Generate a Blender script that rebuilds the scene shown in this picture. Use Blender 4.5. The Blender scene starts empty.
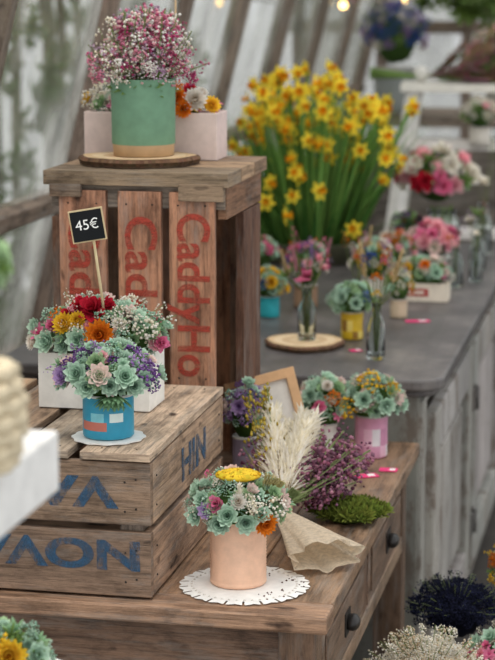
import bpy, math, random
from mathutils import Vector, Matrix, Euler
from math import sin, cos, pi, radians, sqrt
R = random.Random(11)
YAW = -radians(12)
OX, OY = .102, 2.41
def L(u, v, z=0.0):
    return Vector((OX + u*cos(YAW) - v*sin(YAW), OY + u*sin(YAW) + v*cos(YAW), z))
def H(h):
    h = h.lstrip('#')
    r = []
    for i in (0, 2, 4):
        c = int(h[i:i+2], 16)/255
        r.append(c/12.92 if c <= .04045 else ((c+.055)/1.055)**2.4)
    return tuple(r)
def lerp(a, b, t):
    return tuple(a[i]+(b[i]-a[i])*t for i in range(3))
def jit(c, a=.12):
    k = 1+R.uniform(-a, a)
    return tuple(max(0, x*k*(1+R.uniform(-a, a)*.3)) for x in c)
TZ, KZ, CZ, UZ = .60, .80, .71, 1.118   # table, crate, counter, upright crate tops

# ------------------------------------------------ materials
def newmat(n):
    m = bpy.data.materials.new(n); m.use_nodes = True
    nt = m.node_tree
    return m, nt, nt.nodes['Principled BSDF'], nt.nodes['Material Output']
def nd(nt, t, **kw):
    n = nt.nodes.new(t)
    for k, v in kw.items():
        setattr(n, k, v)
    return n
def ramp(nt, src, pts):
    r = nt.nodes.new('ShaderNodeValToRGB')
    e = r.color_ramp.elements
    while len(e) < len(pts): e.new(.5)
    for i, (p, c) in enumerate(pts):
        e[i].position = p; e[i].color = (c[0], c[1], c[2], 1) if not isinstance(c, (int, float)) else (c, c, c, 1)
    nt.links.new(src, r.inputs[0])
    return r.outputs[0]
def mul(nt, a, b, f=1.0, mode='MULTIPLY'):
    m = nt.nodes.new('ShaderNodeMix'); m.data_type = 'RGBA'; m.blend_type = mode
    m.inputs[0].default_value = f
    nt.links.new(a, m.inputs[6]); nt.links.new(b, m.inputs[7])
    return m.outputs[2]
def noise(nt, vec, scale, detail=4, rough=.6, mp=None):
    if mp:
        m = nt.nodes.new('ShaderNodeMapping'); m.inputs['Scale'].default_value = mp
        nt.links.new(vec, m.inputs['Vector']); vec = m.outputs[0]
    n = nt.nodes.new('ShaderNodeTexNoise')
    n.inputs['Scale'].default_value = scale; n.inputs['Detail'].default_value = detail
    n.inputs['Roughness'].default_value = rough
    nt.links.new(vec, n.inputs['Vector'])
    return n.outputs[0]
def bump(nt, bs, src, st, dist=.002):
    b = nt.nodes.new('ShaderNodeBump'); b.inputs['Strength'].default_value = st
    b.inputs['Distance'].default_value = dist
    nt.links.new(src, b.inputs['Height']); nt.links.new(b.outputs[0], bs.inputs['Normal'])
def mat_attr(name, rough, spec=.3, trans=0, nz=.15, scale=300):
    m, nt, bs, out = newmat(name)
    a = nd(nt, 'ShaderNodeVertexColor', layer_name='Col')
    tc = nd(nt, 'ShaderNodeTexCoord')
    n = noise(nt, tc.outputs['Object'], scale, 3)
    col = mul(nt, a.outputs[0], ramp(nt, n, [(.3, 1-nz), (.7, 1+nz*.3)]))
    nt.links.new(col, bs.inputs['Base Color'])
    bs.inputs['Roughness'].default_value = rough
    bs.inputs['Specular IOR Level'].default_value = spec
    if trans:
        t = nd(nt, 'ShaderNodeBsdfTranslucent'); nt.links.new(col, t.inputs[0])
        mx = nd(nt, 'ShaderNodeMixShader'); mx.inputs[0].default_value = trans
        nt.links.new(bs.outputs[0], mx.inputs[1]); nt.links.new(t.outputs[0], mx.inputs[2])
        nt.links.new(mx.outputs[0], out.inputs[0])
    return m
PETAL = mat_attr('flower_petal', .8, .15, .3, .15, 250)
PAINT = mat_attr('painted_tin', .4, .4, 0, .12, 60)
CARD = mat_attr('matte_paint', .75, .2, 0, .14, 40)
def mat_wood(name, dark=.36, gscale=1.0, rough=.75, sat=.86, val=1.12):
    m, nt, bs, out = newmat(name)
    a = nd(nt, 'ShaderNodeVertexColor', layer_name='Col')
    uv = nd(nt, 'ShaderNodeUVMap')
    g = noise(nt, uv.outputs[0], 1.0, 8, .72, (7*gscale, 150*gscale, 1))
    g2 = noise(nt, uv.outputs[0], 1.0, 6, .7, (8, 22, 1))
    g3 = noise(nt, uv.outputs[0], 1.0, 2, .5, (16, 40, 3))
    g4 = noise(nt, uv.outputs[0], 1.0, 6, .8, (30, 420, 1))
    g5 = noise(nt, uv.outputs[0], 1.0, 8, .75, (10, 16, 1))
    c = mul(nt, a.outputs[0], ramp(nt, g, [(.33, dark), (.5, .95), (.72, 1.2)]))
    c = mul(nt, c, ramp(nt, g2, [(.32, (.38, .35, .33)), (.5, (1, 1, 1)), (.72, (1.35, 1.33, 1.3))]))
    c = mul(nt, c, ramp(nt, g3, [(.24, (.12, .08, .06)), (.34, (1, 1, 1))]))
    c = mul(nt, c, ramp(nt, g4, [(.36, .5), (.5, 1.0)]), .85)
    c = mul(nt, c, ramp(nt, g5, [(.52, (1, 1, 1)), (.64, (.50, .47, .45))]), .85)
    grey = nd(nt, 'ShaderNodeMix', data_type='RGBA')
    gf = noise(nt, uv.outputs[0], 1.0, 7, .75, (5, 30, 1))
    nt.links.new(ramp(nt, gf, [(.5, 0.0), (.66, .45)]), grey.inputs[0])
    nt.links.new(c, grey.inputs[6]); grey.inputs[7].default_value = (.27, .25, .225, 1)
    hs = nd(nt, 'ShaderNodeHueSaturation'); hs.inputs['Saturation'].default_value = sat; hs.inputs['Value'].default_value = val
    nt.links.new(grey.outputs[2], hs.inputs['Color'])
    nt.links.new(hs.outputs[0], bs.inputs['Base Color'])
    bs.inputs['Roughness'].default_value = rough; bs.inputs['Specular IOR Level'].default_value = .3
    bump(nt, bs, g, .8, .003)
    return m
WOOD = mat_wood('weathered_crate_wood')
TABLEW = mat_wood('old_table_wood', .4, .7, .42, .86, 1.12)
def mat_grey():
    m, nt, bs, out = newmat('distressed_grey_paint')
    a = nd(nt, 'ShaderNodeVertexColor', layer_name='Col')
    tc = nd(nt, 'ShaderNodeTexCoord')
    n1 = noise(nt, tc.outputs['Object'], 13, 10, .8, (1, 1, .45))
    n2 = noise(nt, tc.outputs['Object'], 4, 6, .7, (1, 1, .3))
    wear = ramp(nt, n1, [(.50, (0, 0, 0)), (.58, (.85, .85, .85))])
    rgb = nd(nt, 'ShaderNodeRGB'); rgb.outputs[0].default_value = (.17, .13, .10, 1)
    mx = nd(nt, 'ShaderNodeMix', data_type='RGBA')
    nt.links.new(wear, mx.inputs[0]); nt.links.new(a.outputs[0], mx.inputs[6]); nt.links.new(rgb.outputs[0], mx.inputs[7])
    c = mul(nt, mx.outputs[2], ramp(nt, n2, [(.32, .55), (.68, 1.25)]))
    nt.links.new(c, bs.inputs['Base Color']); bs.inputs['Roughness'].default_value = .6
    bump(nt, bs, n1, .4, .003)
    return m
GREY = mat_grey()
def mat_top():
    m, nt, bs, out = newmat('worn_dark_counter_paint')
    tc = nd(nt, 'ShaderNodeTexCoord')
    n1 = noise(nt, tc.outputs['Object'], 5, 9, .75)
    n2 = noise(nt, tc.outputs['Object'], 1, 4, .6, (60, 3, 1))
    c = ramp(nt, n1, [(.3, H('#3a3737')), (.5, H('#575353')), (.66, H('#76706c')), (.76, H('#8a7c70'))])
    c = mul(nt, c, ramp(nt, n2, [(.3, .8), (.6, 1.05)]))
    nt.links.new(c, bs.inputs['Base Color']); bs.inputs['Roughness'].default_value = .4
    return m
TOP = mat_top()
def mat_glass():
    m, nt, bs, out = newmat('bottle_glass')
    bs.inputs['Base Color'].default_value = (.9, .96, .95, 1)
    bs.inputs['Roughness'].default_value = .03
    bs.inputs['Transmission Weight'].default_value = 1; bs.inputs['IOR'].default_value = 1.25
    return m
GLASS = mat_glass()
def mat_pane():
    m, nt, bs, out = newmat('hazy_greenhouse_glass')
    tc = nd(nt, 'ShaderNodeTexCoord')
    n1 = noise(nt, tc.outputs['Object'], 3.0, 6, .65, (1, 1, .8))
    n2 = noise(nt, tc.outputs['Object'], 9, 5, .7, (1.2, 1.2, .5))
    c = ramp(nt, n1, [(.32, H('#50543f')), (.44, H('#8c907f')), (.55, H('#bcbdb6')), (.7, H('#e2e2de'))])
    c = mul(nt, c, ramp(nt, n2, [(.35, .6), (.6, 1.05)]))
    nt.links.new(c, bs.inputs['Base Color']); bs.inputs['Roughness'].default_value = .15
    t = nd(nt, 'ShaderNodeBsdfTranslucent'); nt.links.new(c, t.inputs[0])
    mx = nd(nt, 'ShaderNodeMixShader'); mx.inputs[0].default_value = .55
    nt.links.new(bs.outputs[0], mx.inputs[1]); nt.links.new(t.outputs[0], mx.inputs[2])
    tr = nd(nt, 'ShaderNodeBsdfTransparent')
    m2 = nd(nt, 'ShaderNodeMixShader')
    nt.links.new(ramp(nt, n1, [(.35, .75), (.65, .35)]), m2.inputs[0])
    nt.links.new(mx.outputs[0], m2.inputs[1]); nt.links.new(tr.outputs[0], m2.inputs[2])
    nt.links.new(m2.outputs[0], out.inputs[0])
    return m
PANE = mat_pane()
def mat_ink(name, col, lo=.42, hi=.5, mx=.85):
    m, nt, bs, out = newmat(name)
    tc = nd(nt, 'ShaderNodeTexCoord')
    n1 = noise(nt, tc.outputs['Object'], 55, 9, .8, (1, .35, 1))
    bs.inputs['Base Color'].default_value = (*H(col), 1); bs.inputs['Roughness'].default_value = .8
    f = ramp(nt, n1, [(lo, 0.0), (hi, mx)])
    nt.links.new(f, bs.inputs['Alpha'])
    return m
REDINK = mat_ink('red_stencil_ink', '#b34636', .37, .58, .8)
BLUEINK = mat_ink('blue_stencil_ink', '#365a78', .40, .60, .8)
CHALK = mat_ink('chalk', '#f2f2ee', .1, .2, 1)
def mat_plain(name, c, rough=.7, emit=0):
    m, nt, bs, out = newmat(name)
    tc = nd(nt, 'ShaderNodeTexCoord')
    n1 = noise(nt, tc.outputs['Object'], 12, 6, .65)
    a = tuple(x*.7 for x in H(c)); b = tuple(min(1, x*1.2) for x in H(c))
    nt.links.new(ramp(nt, n1, [(.3, a), (.7, b)]), bs.inputs['Base Color'])
    bs.inputs['Roughness'].default_value = rough
    if emit:
        bs.inputs['Emission Color'].default_value = (*H(c), 1); bs.inputs['Emission Strength'].default_value = emit
    return m
BULB = mat_plain('warm_bulb', '#ffd080', .5, 7)
FLOOR = mat_plain('dark_concrete', '#443f3a', .9)

# ------------------------------------------------ mesh builder
class MB:
    def __init__(s): s.v=[]; s.f=[]; s.c=[]; s.m=[]; s.uv=[]; s.sm=[]
    def add(s, vs, fs, col, M=None, mat=0, smooth=True, uvs=None):
        b = len(s.v)
        if M is not None: vs = [M @ Vector(v) for v in vs]
        s.v.extend([tuple(v) for v in vs])
        for i, f in enumerate(fs):
            s.f.append([b+k for k in f])
            s.c.append(col[i] if isinstance(col, list) else col)
            s.m.append(mat); s.sm.append(smooth)
            s.uv.append(uvs[i] if uvs else [(0, 0)]*len(f))
    def box(s, c, sz, col, rot=(0,0,0), mat=0, j=.1):
        col = jit(col, j)
        hx = [d/2 for d in sz]
        cs = [(x, y, z) for x in (-1,1) for y in (-1,1) for z in (-1,1)]
        vs = [Vector((a*hx[0], b*hx[1], d*hx[2])) for a, b, d in cs]
        fs = [(0,1,3,2),(4,6,7,5),(0,4,5,1),(2,3,7,6),(0,2,6,4),(1,5,7,3)]
        ax = [(1,2),(1,2),(0,2),(0,2),(0,1),(0,1)]
        la = max(range(3), key=lambda k: sz[k])
        ru, rv = R.uniform(0, 50), R.uniform(0, 50)
        uvs = []
        for f, (p, q) in zip(fs, ax):
            if q == la: p, q = q, p
            uvs.append([(vs[i][p]+ru, vs[i][q]+rv) for i in f])
        M = Matrix.Translation(c) @ Euler(rot).to_matrix().to_4x4()
        s.add(vs, fs, col, M, mat, False, uvs)
    def lathe(s, prof, col, c=(0,0,0), seg=36, mat=0, sx=1, sy=1, M=None, smooth=True):
        vs=[]; fs=[]; cols=[]; uvs=[]
        for r, z in prof:
            for i in range(seg):
                a = 2*pi*i/seg
                vs.append((c[0]+r*cos(a)*sx, c[1]+r*sin(a)*sy, c[2]+z))
        for j in range(len(prof)-1):
            for i in range(seg):
                k=(i+1)%seg
                fs.append((j*seg+i, j*seg+k, (j+1)*seg+k, (j+1)*seg+i))
                cols.append(col(i, j) if callable(col) else col)
                u0, u1 = i/seg*.4, (i+1)/seg*.4
                uvs.append([(prof[j][1], u0), (prof[j][1], u1), (prof[j+1][1], u1), (prof[j+1][1], u0)])
        s.add(vs, fs, cols, M, mat, smooth, uvs)
    def tube(s, pts, r, col, seg=6, mat=0):
        vs=[]; fs=[]
        pts=[Vector(p) for p in pts]; n=len(pts)
        for j, p in enumerate(pts):
            d = (pts[min(j+1, n-1)]-pts[max(j-1, 0)]).normalized()
            q = d.to_track_quat('Z', 'Y')
            rr = r[j] if isinstance(r, (list, tuple)) else r
            for i in range(seg):
                a = 2*pi*i/seg
                vs.append(p + q @ Vector((rr*cos(a), rr*sin(a), 0)))
        for j in range(n-1):
            for i in range(seg):
                k=(i+1)%seg
                fs.append((j*seg+i, j*seg+k, (j+1)*seg+k, (j+1)*seg+i))
        fs.append(tuple(range(seg))[::-1]); fs.append(tuple((n-1)*seg+i for i in range(seg)))
        s.add(vs, fs, col, None, mat, True)
    def obj(s, name, mats, parent=None, loc=(0,0,0), rot=(0,0,0), bevel=0):
        me = bpy.data.meshes.new(name)
        me.from_pydata(s.v, [], s.f)
        if not isinstance(mats, (list, tuple)): mats=[mats]
        for m in mats: me.materials.append(m)
        ca = me.color_attributes.new(name='Col', type='FLOAT_COLOR', domain='CORNER')
        ul = me.uv_layers.new(name='UVMap')
        cd=[]; ud=[]
        for c, f, u in zip(s.c, s.f, s.uv):
            for i in range(len(f)):
                cd.extend((c[0], c[1], c[2], 1)); ud.extend(u[i])
        ca.data.foreach_set('color', cd)
        ul.data.foreach_set('uv', ud)
        me.polygons.foreach_set('material_index', s.m)
        me.polygons.foreach_set('use_smooth', s.sm)
        me.update()
        o = bpy.data.objects.new(name, me)
        bpy.context.scene.collection.objects.link(o)
        o.location = loc; o.rotation_euler = rot
        if parent: o.parent = parent
        if bevel:
            b = o.modifiers.new('bevel', 'BEVEL'); b.width = bevel; b.segments = 2; b.limit_method = 'ANGLE'
        return o
def group(name, loc, yaw=0, rot=None):
    e = bpy.data.objects.new(name, None); e.empty_display_size = .05
    e.location = loc; e.rotation_euler = rot if rot else (0, 0, yaw)
    bpy.context.scene.collection.objects.link(e)
    return e
def text(name, body, size, parent, loc, rot, mat, off=.0, sx=1.0, extr=.0003):
    cu = bpy.data.curves.new(name, 'FONT'); cu.body = body; cu.size = size
    cu.align_x = 'CENTER'; cu.align_y = 'CENTER'; cu.offset = off; cu.extrude = extr
    cu.materials.append(mat)
    o = bpy.data.objects.new(name, cu); bpy.context.scene.collection.objects.link(o)
    o.location = loc; o.rotation_euler = rot; o.scale = (sx, 1, 1); o.parent = parent
    return o

# ------------------------------------------------ flower templates
def petal(Ln, W, a0, curl, cup, pw=.9, segs=4):
    x=z=0; vs=[]; fs=[]; tv=[]
    for i in range(segs+1):
        t=i/segs; w=W*.5*sin(pi*(.08+.89*t)**pw); ang=a0+curl*t
        vs += [(x, -w, z+cup*w), (x, 0, z), (x, w, z+cup*w)]
        x += Ln/segs*cos(ang); z += Ln/segs*sin(ang)
    for i in range(segs):
        b=i*3
        fs += [(b, b+3, b+4, b+1), (b+1, b+4, b+5, b+2)]; tv += [(i+.5)/segs]*2
    return vs, fs, tv
def sphere(r, nu=8, nv=6, c=(0,0,0), bumpy=0, sz=1):
    vs=[]; fs=[]
    for j in range(nv+1):
        th=pi*j/nv
        for i in range(nu):
            a=2*pi*i/nu; rr=r*(1+R.uniform(-bumpy, bumpy))
            vs.append((c[0]+rr*sin(th)*cos(a), c[1]+rr*sin(th)*sin(a), c[2]+rr*cos(th)*sz))
    for j in range(nv):
        for i in range(nu):
            k=(i+1)%nu; fs.append((j*nu+i, (j+1)*nu+i, (j+1)*nu+k, j*nu+k))
    return vs, fs
def join(parts):
    vs=[]; fs=[]; tv=[]
    for v, f, t in parts:
        b=len(vs); vs += v; fs += [tuple(b+i for i in q) for q in f]; tv += t
    return vs, fs, tv
def xf(part, M):
    v, f, t = part
    return [tuple(M @ Vector(p)) for p in v], f, t
def octa(r, c):
    x, y, z = c
    vs=[(x+r,y,z),(x-r,y,z),(x,y+r,z),(x,y-r,z),(x,y,z+r),(x,y,z-r)]
    fs=[(0,2,4),(2,1,4),(1,3,4),(3,0,4),(2,0,5),(1,2,5),(3,1,5),(0,3,5)]
    return vs, fs
def layered(layers, centre=None):
    parts=[]
    for li, (n, Ln, W, a0, curl, cup, pw, tb, tt) in enumerate(layers):
        for k in range(n):
            v, f, t = petal(Ln*R.uniform(.92, 1.06), W, a0+R.uniform(-.08, .08), curl, cup, pw)
            t=[tb+(tt-tb)*x for x in t]
            M=Matrix.Rotation(2*pi*(k+.5*(li%2))/n+R.uniform(-.08, .08), 4, 'Z') @ Matrix.Translation((.03, 0, .02*li))
            parts.append(xf((v, f, t), M))
    if centre:
        v, f = sphere(centre[0], 8, 5, (0, 0, centre[1]), .08, .7)
        parts.append((v, f, [centre[2]]*len(f)))
    return join(parts)
def t_rosette():
    return layered([(8,1.0,.56,.25,.9,.45,1.05,.25,1),(8,.85,.50,.5,.9,.45,1.05,.2,.95),(7,.68,.42,.8,.8,.45,1.05,.1,.85),(6,.5,.36,1.05,.7,.5,1.0,.0,.7),(4,.34,.26,1.3,.4,.5,1,.0,.5)])
def t_straw():
    return layered([(17,.95,.34,.15,.7,.4,1.05,.6,1),(16,.88,.32,.4,.9,.4,1.05,.5,.95),(14,.75,.28,.65,1.1,.4,1.05,.4,.9),(12,.55,.22,.9,1.3,.4,1,.25,.75),(8,.36,.16,1.1,1.4,.4,1,.1,.5)], (.18,.2,0))
def t_ruffle():
    parts=[]
    for k in range(32):
        v, f, t = petal(R.uniform(.6, 1), R.uniform(.45, .75), R.uniform(0, 1.45), R.uniform(-.6, .6), R.uniform(-.5, .6), 1.25)
        a=R.random()
        parts.append(xf((v, f, [min(1, max(0, x*.6+a*.4)) for x in t]), Matrix.Rotation(k*2.4, 4, 'Z')))
    return join(parts)
def t_daisy():
    return layered([(7,1,.5,.1,.4,.3,1.1,.5,1),(6,.6,.4,.6,.3,.3,1.1,.5,.9)], (.2,.12,0))
def t_ball():
    v, f = sphere(1, 14, 10, (0,0,.5), .09)
    return v, f, [R.random() for _ in f]
def t_cluster():
    parts=[]
    for k in range(44):
        z=R.random(); a=k*2.4; r=sqrt(1-z*z); s=R.uniform(.65, 1.05)
        v, f = octa(R.uniform(.10, .18), (r*cos(a)*s, r*sin(a)*s, z*s)); tt=R.random()
        parts.append((v, f, [tt]*8))
    return join(parts)
def t_sprig(n=30, spread=.2):
    parts=[]
    vs=[(-.008,0,0),(.008,0,0),(.008,0,1),(-.008,0,1),(0,-.008,0),(0,.008,0),(0,.008,1),(0,-.008,1)]
    parts.append((vs, [(0,1,2,3),(4,5,6,7)], [-1,-1]))
    for k in range(n):
        z=R.uniform(.4, 1.02); w=spread*(1.15-z)*1.6+.03
        a=R.random()*6.28; r=w*R.uniform(.3, 1)
        v, f = octa(R.uniform(.014, .03), (r*cos(a), r*sin(a), z)); tt=R.random()
        parts.append((v, f, [tt]*8))
    return join(parts)
def t_plume():
    parts=[]
    for k in range(300):
        z=R.uniform(.0, .92); a=R.random()*6.28
        v, f, t = petal(R.uniform(.12, .26)*(1.1-z*.55), .02, R.uniform(.7, 1.3), R.uniform(-.5, .3), .2, .9, 3)
        q=R.random(); parts.append(xf((v, f, [q]*len(f)), Matrix.Translation((0,0,z)) @ Matrix.Rotation(a, 4, 'Z')))
    v, f = sphere(.045, 6, 6, (0,0,.5), .05, 11); parts.append((v, f, [.35]*len(f)))
    return join(parts)
def t_leafy():
    return layered([(5,1,.28,.5,.3,.4,.8,0,1),(4,.8,.24,.95,.3,.4,.8,.2,1)])
def t_daff():
    p=[layered([(6,1,.56,.10,.1,.2,1.0,1,.9)])]
    seg=10; prof=[(.18,0),(.19,.28),(.22,.55),(.36,.72),(.32,.68),(.18,.35),(.05,.15)]
    vs=[]; fs=[]
    for r, z in prof:
        for i in range(seg):
            a=2*pi*i/seg; rr=r*(1+(.1 if (i%2 and r>.3) else 0)); vs.append((rr*cos(a), rr*sin(a), z))
    for j in range(len(prof)-1):
        for i in range(seg):
            k=(i+1)%seg; fs.append((j*seg+i, j*seg+k, (j+1)*seg+k, (j+1)*seg+i))
    p.append((vs, fs, [0]*len(fs)))
    return join(p)
TPL = {'ros':[t_rosette() for _ in range(3)], 'straw':[t_straw() for _ in range(2)], 'ruf':[t_ruffle() for _ in range(3)],
       'daisy':[t_daisy() for _ in range(2)], 'ball':[t_ball()], 'clu':[t_cluster() for _ in range(3)],
       'sprig':[t_sprig() for _ in range(5)], 'plume':[t_plume() for _ in range(3)], 'leaf':[t_leafy() for _ in range(2)],
       'daff':[t_daff() for _ in range(2)]}
STEM = H('#8d9a68')
def head(mb, typ, pos, n, size, c1, c2, sq=1, mat=0):
    vs, fs, tv = R.choice(TPL[typ])
    q = Vector(n).normalized().to_track_quat('Z', 'Y').to_matrix().to_4x4()
    M = Matrix.Translation(pos) @ q @ Matrix.Rotation(R.random()*6.28, 4, 'Z') @ Matrix.Diagonal((size*sq, size*sq, size, 1))
    k = R.uniform(.88, 1.12)
    cols=[tuple(x*k for x in (STEM if t < 0 else lerp(c1, c2, t))) for t in tv]
    mb.add(vs, fs, cols, M, mat)
C = {k: H(v) for k, v in dict(teal='#9ccdb6', tealL='#cfe8d2', tealD='#6a957e', org='#f5922a', orgD='#b8500c', yel='#f7d23e', yelD='#d09a18',
     red='#d42740', redD='#8a1020', pink='#f08fb0', pinkD='#cf4a80', blush='#f6d0cc', white='#f8f5ee', cream='#eee4cc', pur='#9468b0', purD='#64407c',
     lav='#c3a9d0', blue='#4a66c0', blueD='#283a80', mar='#7c3044', grn='#86a35c', grnD='#46622f', moss='#5f7626', navy='#282c48', navyD='#101220',
     tan='#cfb088', br='#8a6040').items()}
P = {
 'ros': ('ros', C['tealD'], C['tealL']), 'ros2': ('ros', H('#5c8c62'), H('#bcd6a8')), 'mint': ('clu', H('#86b39a'), H('#d6ecd8')), 'fern': ('leaf', H('#5f8a62'), H('#a9cba0')),
 'pinkros': ('ros', C['tealL'], C['blush']), 'lavros': ('ros', C['pur'], C['lav']),
 'org': ('straw', C['orgD'], C['org']), 'yel': ('straw', C['orgD'], C['yel']), 'crm': ('straw', C['tan'], C['white']),
 'red': ('ruf', C['redD'], C['red']), 'pink': ('ruf', C['pinkD'], C['pink']), 'wht': ('clu', C['cream'], C['white']),
 'whr': ('ruf', C['cream'], C['white']), 'pur': ('clu', C['purD'], C['pur']), 'lav': ('clu', C['pur'], C['lav']),
 'pnk': ('daisy', C['pinkD'], C['pink']), 'blush': ('ruf', C['pink'], C['blush']), 'blue': ('clu', C['blueD'], C['blue']),
 'ball': ('ball', C['yelD'], C['yel']), 'grn': ('leaf', C['grnD'], C['grn']), 'yclu': ('clu', C['yelD'], C['yel']),
 'navy': ('clu', C['navyD'], C['navy']), 'mar': ('clu', C['mar'], C['redD']), 'oclu': ('clu', C['orgD'], C['org']),
}
def arrange(mb, c, rx, ry, rz, n, pal, size, keys=(), core=C['grnD'], sprigs=0, spc=None, lowz=-.2):
    cx, cy, cz = c
    v, f = sphere(1, 14, 9, (0,0,0), .06)
    mb.add(v, f, core, Matrix.Translation(c) @ Matrix.Diagonal((rx*.72, ry*.72, rz*.72, 1)))
    for i in range(n):
        zz = 1-(i+.5)/n*(1-lowz); a=i*2.39996+R.uniform(-.2, .2); r=sqrt(max(0, 1-zz*zz))
        nx, ny = r*cos(a), r*sin(a)
        k=R.uniform(.80, 1.06)
        nm = Vector((nx/rx, ny/ry, zz/rz)).normalized()
        t, c1, c2 = P[R.choice(pal)]
        nm = nm+Vector((R.uniform(-.4,.4), -.25+R.uniform(-.3,.3), .1+R.uniform(-.3,.3)))
        head(mb, t, (cx+nx*rx*k, cy+ny*ry*k, cz+zz*rz*k), nm, size*R.uniform(.6, 1.2)*(.8 if t in ('clu','ball') else 1), c1, c2)
    for ax, az, key, s in keys:
        t, c1, c2 = P[key]
        y=-sqrt(max(0.02, 1-ax*ax-az*az))
        nm = Vector((ax/rx, y/ry, az/rz)).normalized()
        head(mb, t, (cx+ax*rx*1.02, cy+y*ry*1.08, cz+az*rz*1.02), nm+Vector((0,-.5,.1)), s, c1, c2)
    for i in range(sprigs):
        a=R.random()*6.28; e=R.uniform(.2, 1.3)
        d=Vector((cos(a)*cos(e)*rx, sin(a)*cos(e)*ry, sin(e)*rz))
        ca, cb = R.choice(spc or [(C['cream'], C['white'])])
        head(mb, 'sprig', Vector(c)+d*.3, d, d.length*1.05, ca, cb)

# ================================================= ROOM
def slab(name, mat, c, sz, rot=(0,0,YAW)):
    mb=MB(); mb.box((0,0,0), sz, (.5,.5,.5)); return mb.obj(name, mat, None, c, rot)
slab('floor', FLOOR, L(.6, 3.2, -.03), (6, 9, .06))
LEAN = radians(14)
wl = group('wall_left', L(-.93, 0, 0), YAW)
FR = H('#7a6654'); FR2=H('#857463')
mb = MB()
def wp(v, z): return (z-.6)*math.tan(LEAN) if z > .6 else 0
mb.box((-.03, 2.6, .29), (.05, 6.2, .58), H('#7f776c'))
mb.box((0, 2.6, .6), (.10, 6.2, .04), FR)
for z in (.95, 1.98):
    mb.box((wp(0, z), 2.6, z), (.05, 6.2, .036), FR, (0, LEAN, 0))
for k in range(10):
    v=-.42+k*.67
    z0, z1 = .6, 2.3
    mb.box((wp(0, (z0+z1)/2), v, (z0+z1)/2), (.05, .036, (z1-z0)/cos(LEAN)), FR2, (0, LEAN, 0))
mb.obj('window_frames', WOOD, wl, bevel=.004)
mb = MB()
for k in range(9):
    v=-.42+k*.67+.335
    for a, b in ((.6, .95), (.95, 1.98), (1.98, 2.3)):
        zc=(a+b)/2; mb.box((wp(0, zc)-.005, v, zc), (.006, .62, (b-a)/cos(LEAN)), (.6,.6,.6), (0, LEAN, 0))
mb.obj('glass_panes', PANE, wl)
wb = group('wall_back', L(0, 5.7, 0), YAW)
mb = MB()
mb.box((-.15, 0, .35), (2.0, .06, .7), H('#7f776c'))
for x in (-1.1, -.75, -.4, -.05, .2, .5, .85):
    mb.box((x, 0, 1.5), (.04, .07, 1.7), FR2)
for z in (.72, 1.2, 2.3):
    mb.box((-.15, 0, z), (2.05, .07, .05), FR)
mb.obj('window_frames', WOOD, wb)
mb = MB()
for x0, x1 in ((-1.1,-.75),(-.75,-.4),(-.4,-.05),(-.05,.2),(.2,.5),(.5,.85)):
    for a, b in ((.72, 1.2), (1.2, 2.3)):
        mb.box(((x0+x1)/2, .01, (a+b)/2), (x1-x0-.04, .006, b-a-.04), (.6,.6,.6))
mb.obj('glass_panes', PANE, wb)
def hedge(name, loc, yaw, x0, x1, n, zt, gap):
    mb = MB()
    for i in range(n):
        p=(R.uniform(x0, x1), R.uniform(-.3, .3), R.uniform(0, zt))
        if R.random() < gap and p[2] > 1.0: continue
        head(mb, 'leaf', p, (R.uniform(-1,1), -1, R.uniform(-.3,1)), R.uniform(.06, .14), H('#22341c'), jit(H('#5f8048'), .35))
    for i in range(int((x1-x0)*5)):
        x=R.uniform(x0, x1); mb.tube([(x,0,0),(x+R.uniform(-.1,.1),0,1.2),(x+R.uniform(-.3,.3),0,zt)], .02, H('#5a4a3a'))
    mb.obj(name, PETAL, None, loc, (0,0,yaw))
hedge('garden_hedge', L(.3, 6.6, 0), YAW, -.4, 3.2, 1500, 2.4, .2)
hedge('garden_shrubs', L(-2.1, 3.0, 0), YAW+pi/2, -3, 4, 900, 1.8, .35)

# ================================================= WOOD TABLE
tb = group('wooden_display_table', L(0, 0, 0), YAW)
TC = H('#9a7553'); TD=H('#7c5c44')
mb = MB()
w=.78/6
for k in range(6):
    mb.box((-.78+w*(k+.5), .49+.03, TZ-.0125), (w-.002, .92, .025), TC, (0,0,0), 0, .12)
mb.box((-.39, .03, TZ-.0125), (.78, .058, .0252), jit(TC))
mb.obj('top', TABLEW, tb, bevel=.004)
mb = MB()
mb.box((-.39, .045, TZ-.105), (.70, .02, .16), TD)
mb.box((-.39, .94, TZ-.105), (.70, .02, .16), TD)
mb.box((-.75, .49, TZ-.105), (.02, .86, .16), TD)
mb.box((-.035, .49, TZ-.035), (.022, .88, .02), TD)
mb.box((-.035, .49, TZ-.165), (.03, .88, .028), H('#a58364'))
for (y0, y1) in ((.06,.09),(.475,.505),(.90,.93)):
    mb.box((-.035, (y0+y1)/2, TZ-.105), (.024, y1-y0, .13), TD)
for yc in (.2825, .7025):
    mb.box((-.033, yc, TZ-.1), (.022, .375, .104), H('#8b6e54'))
    mb.box((-.0205, yc, TZ-.1), (.004, .33, .07), H('#7a5d46'))
for x in (-.045, -.735):
    for y in (.055, .925):
        mb.box((x, y, .2875), (.05, .05, .575), TD)
mb.box((-.39, .49, .15), (.66, .84, .02), TD)
mb.obj('frame_and_drawers', TABLEW, tb, bevel=.003)
mb = MB()
for yc in (.2825, .7025):
    v, f = sphere(.016, 14, 10, (0,0,0), 0, .75)
    mb.add([(p[0]*.7, p[1]*1.2, p[2]) for p in v], f, H('#2c2826'), Matrix.Translation((-.010, yc, TZ-.1)))
    mb.box((-.018, yc, TZ-.1), (.004, .04, .034), H('#35302d'))
mb.obj('drawer_knobs', PAINT, tb)

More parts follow.
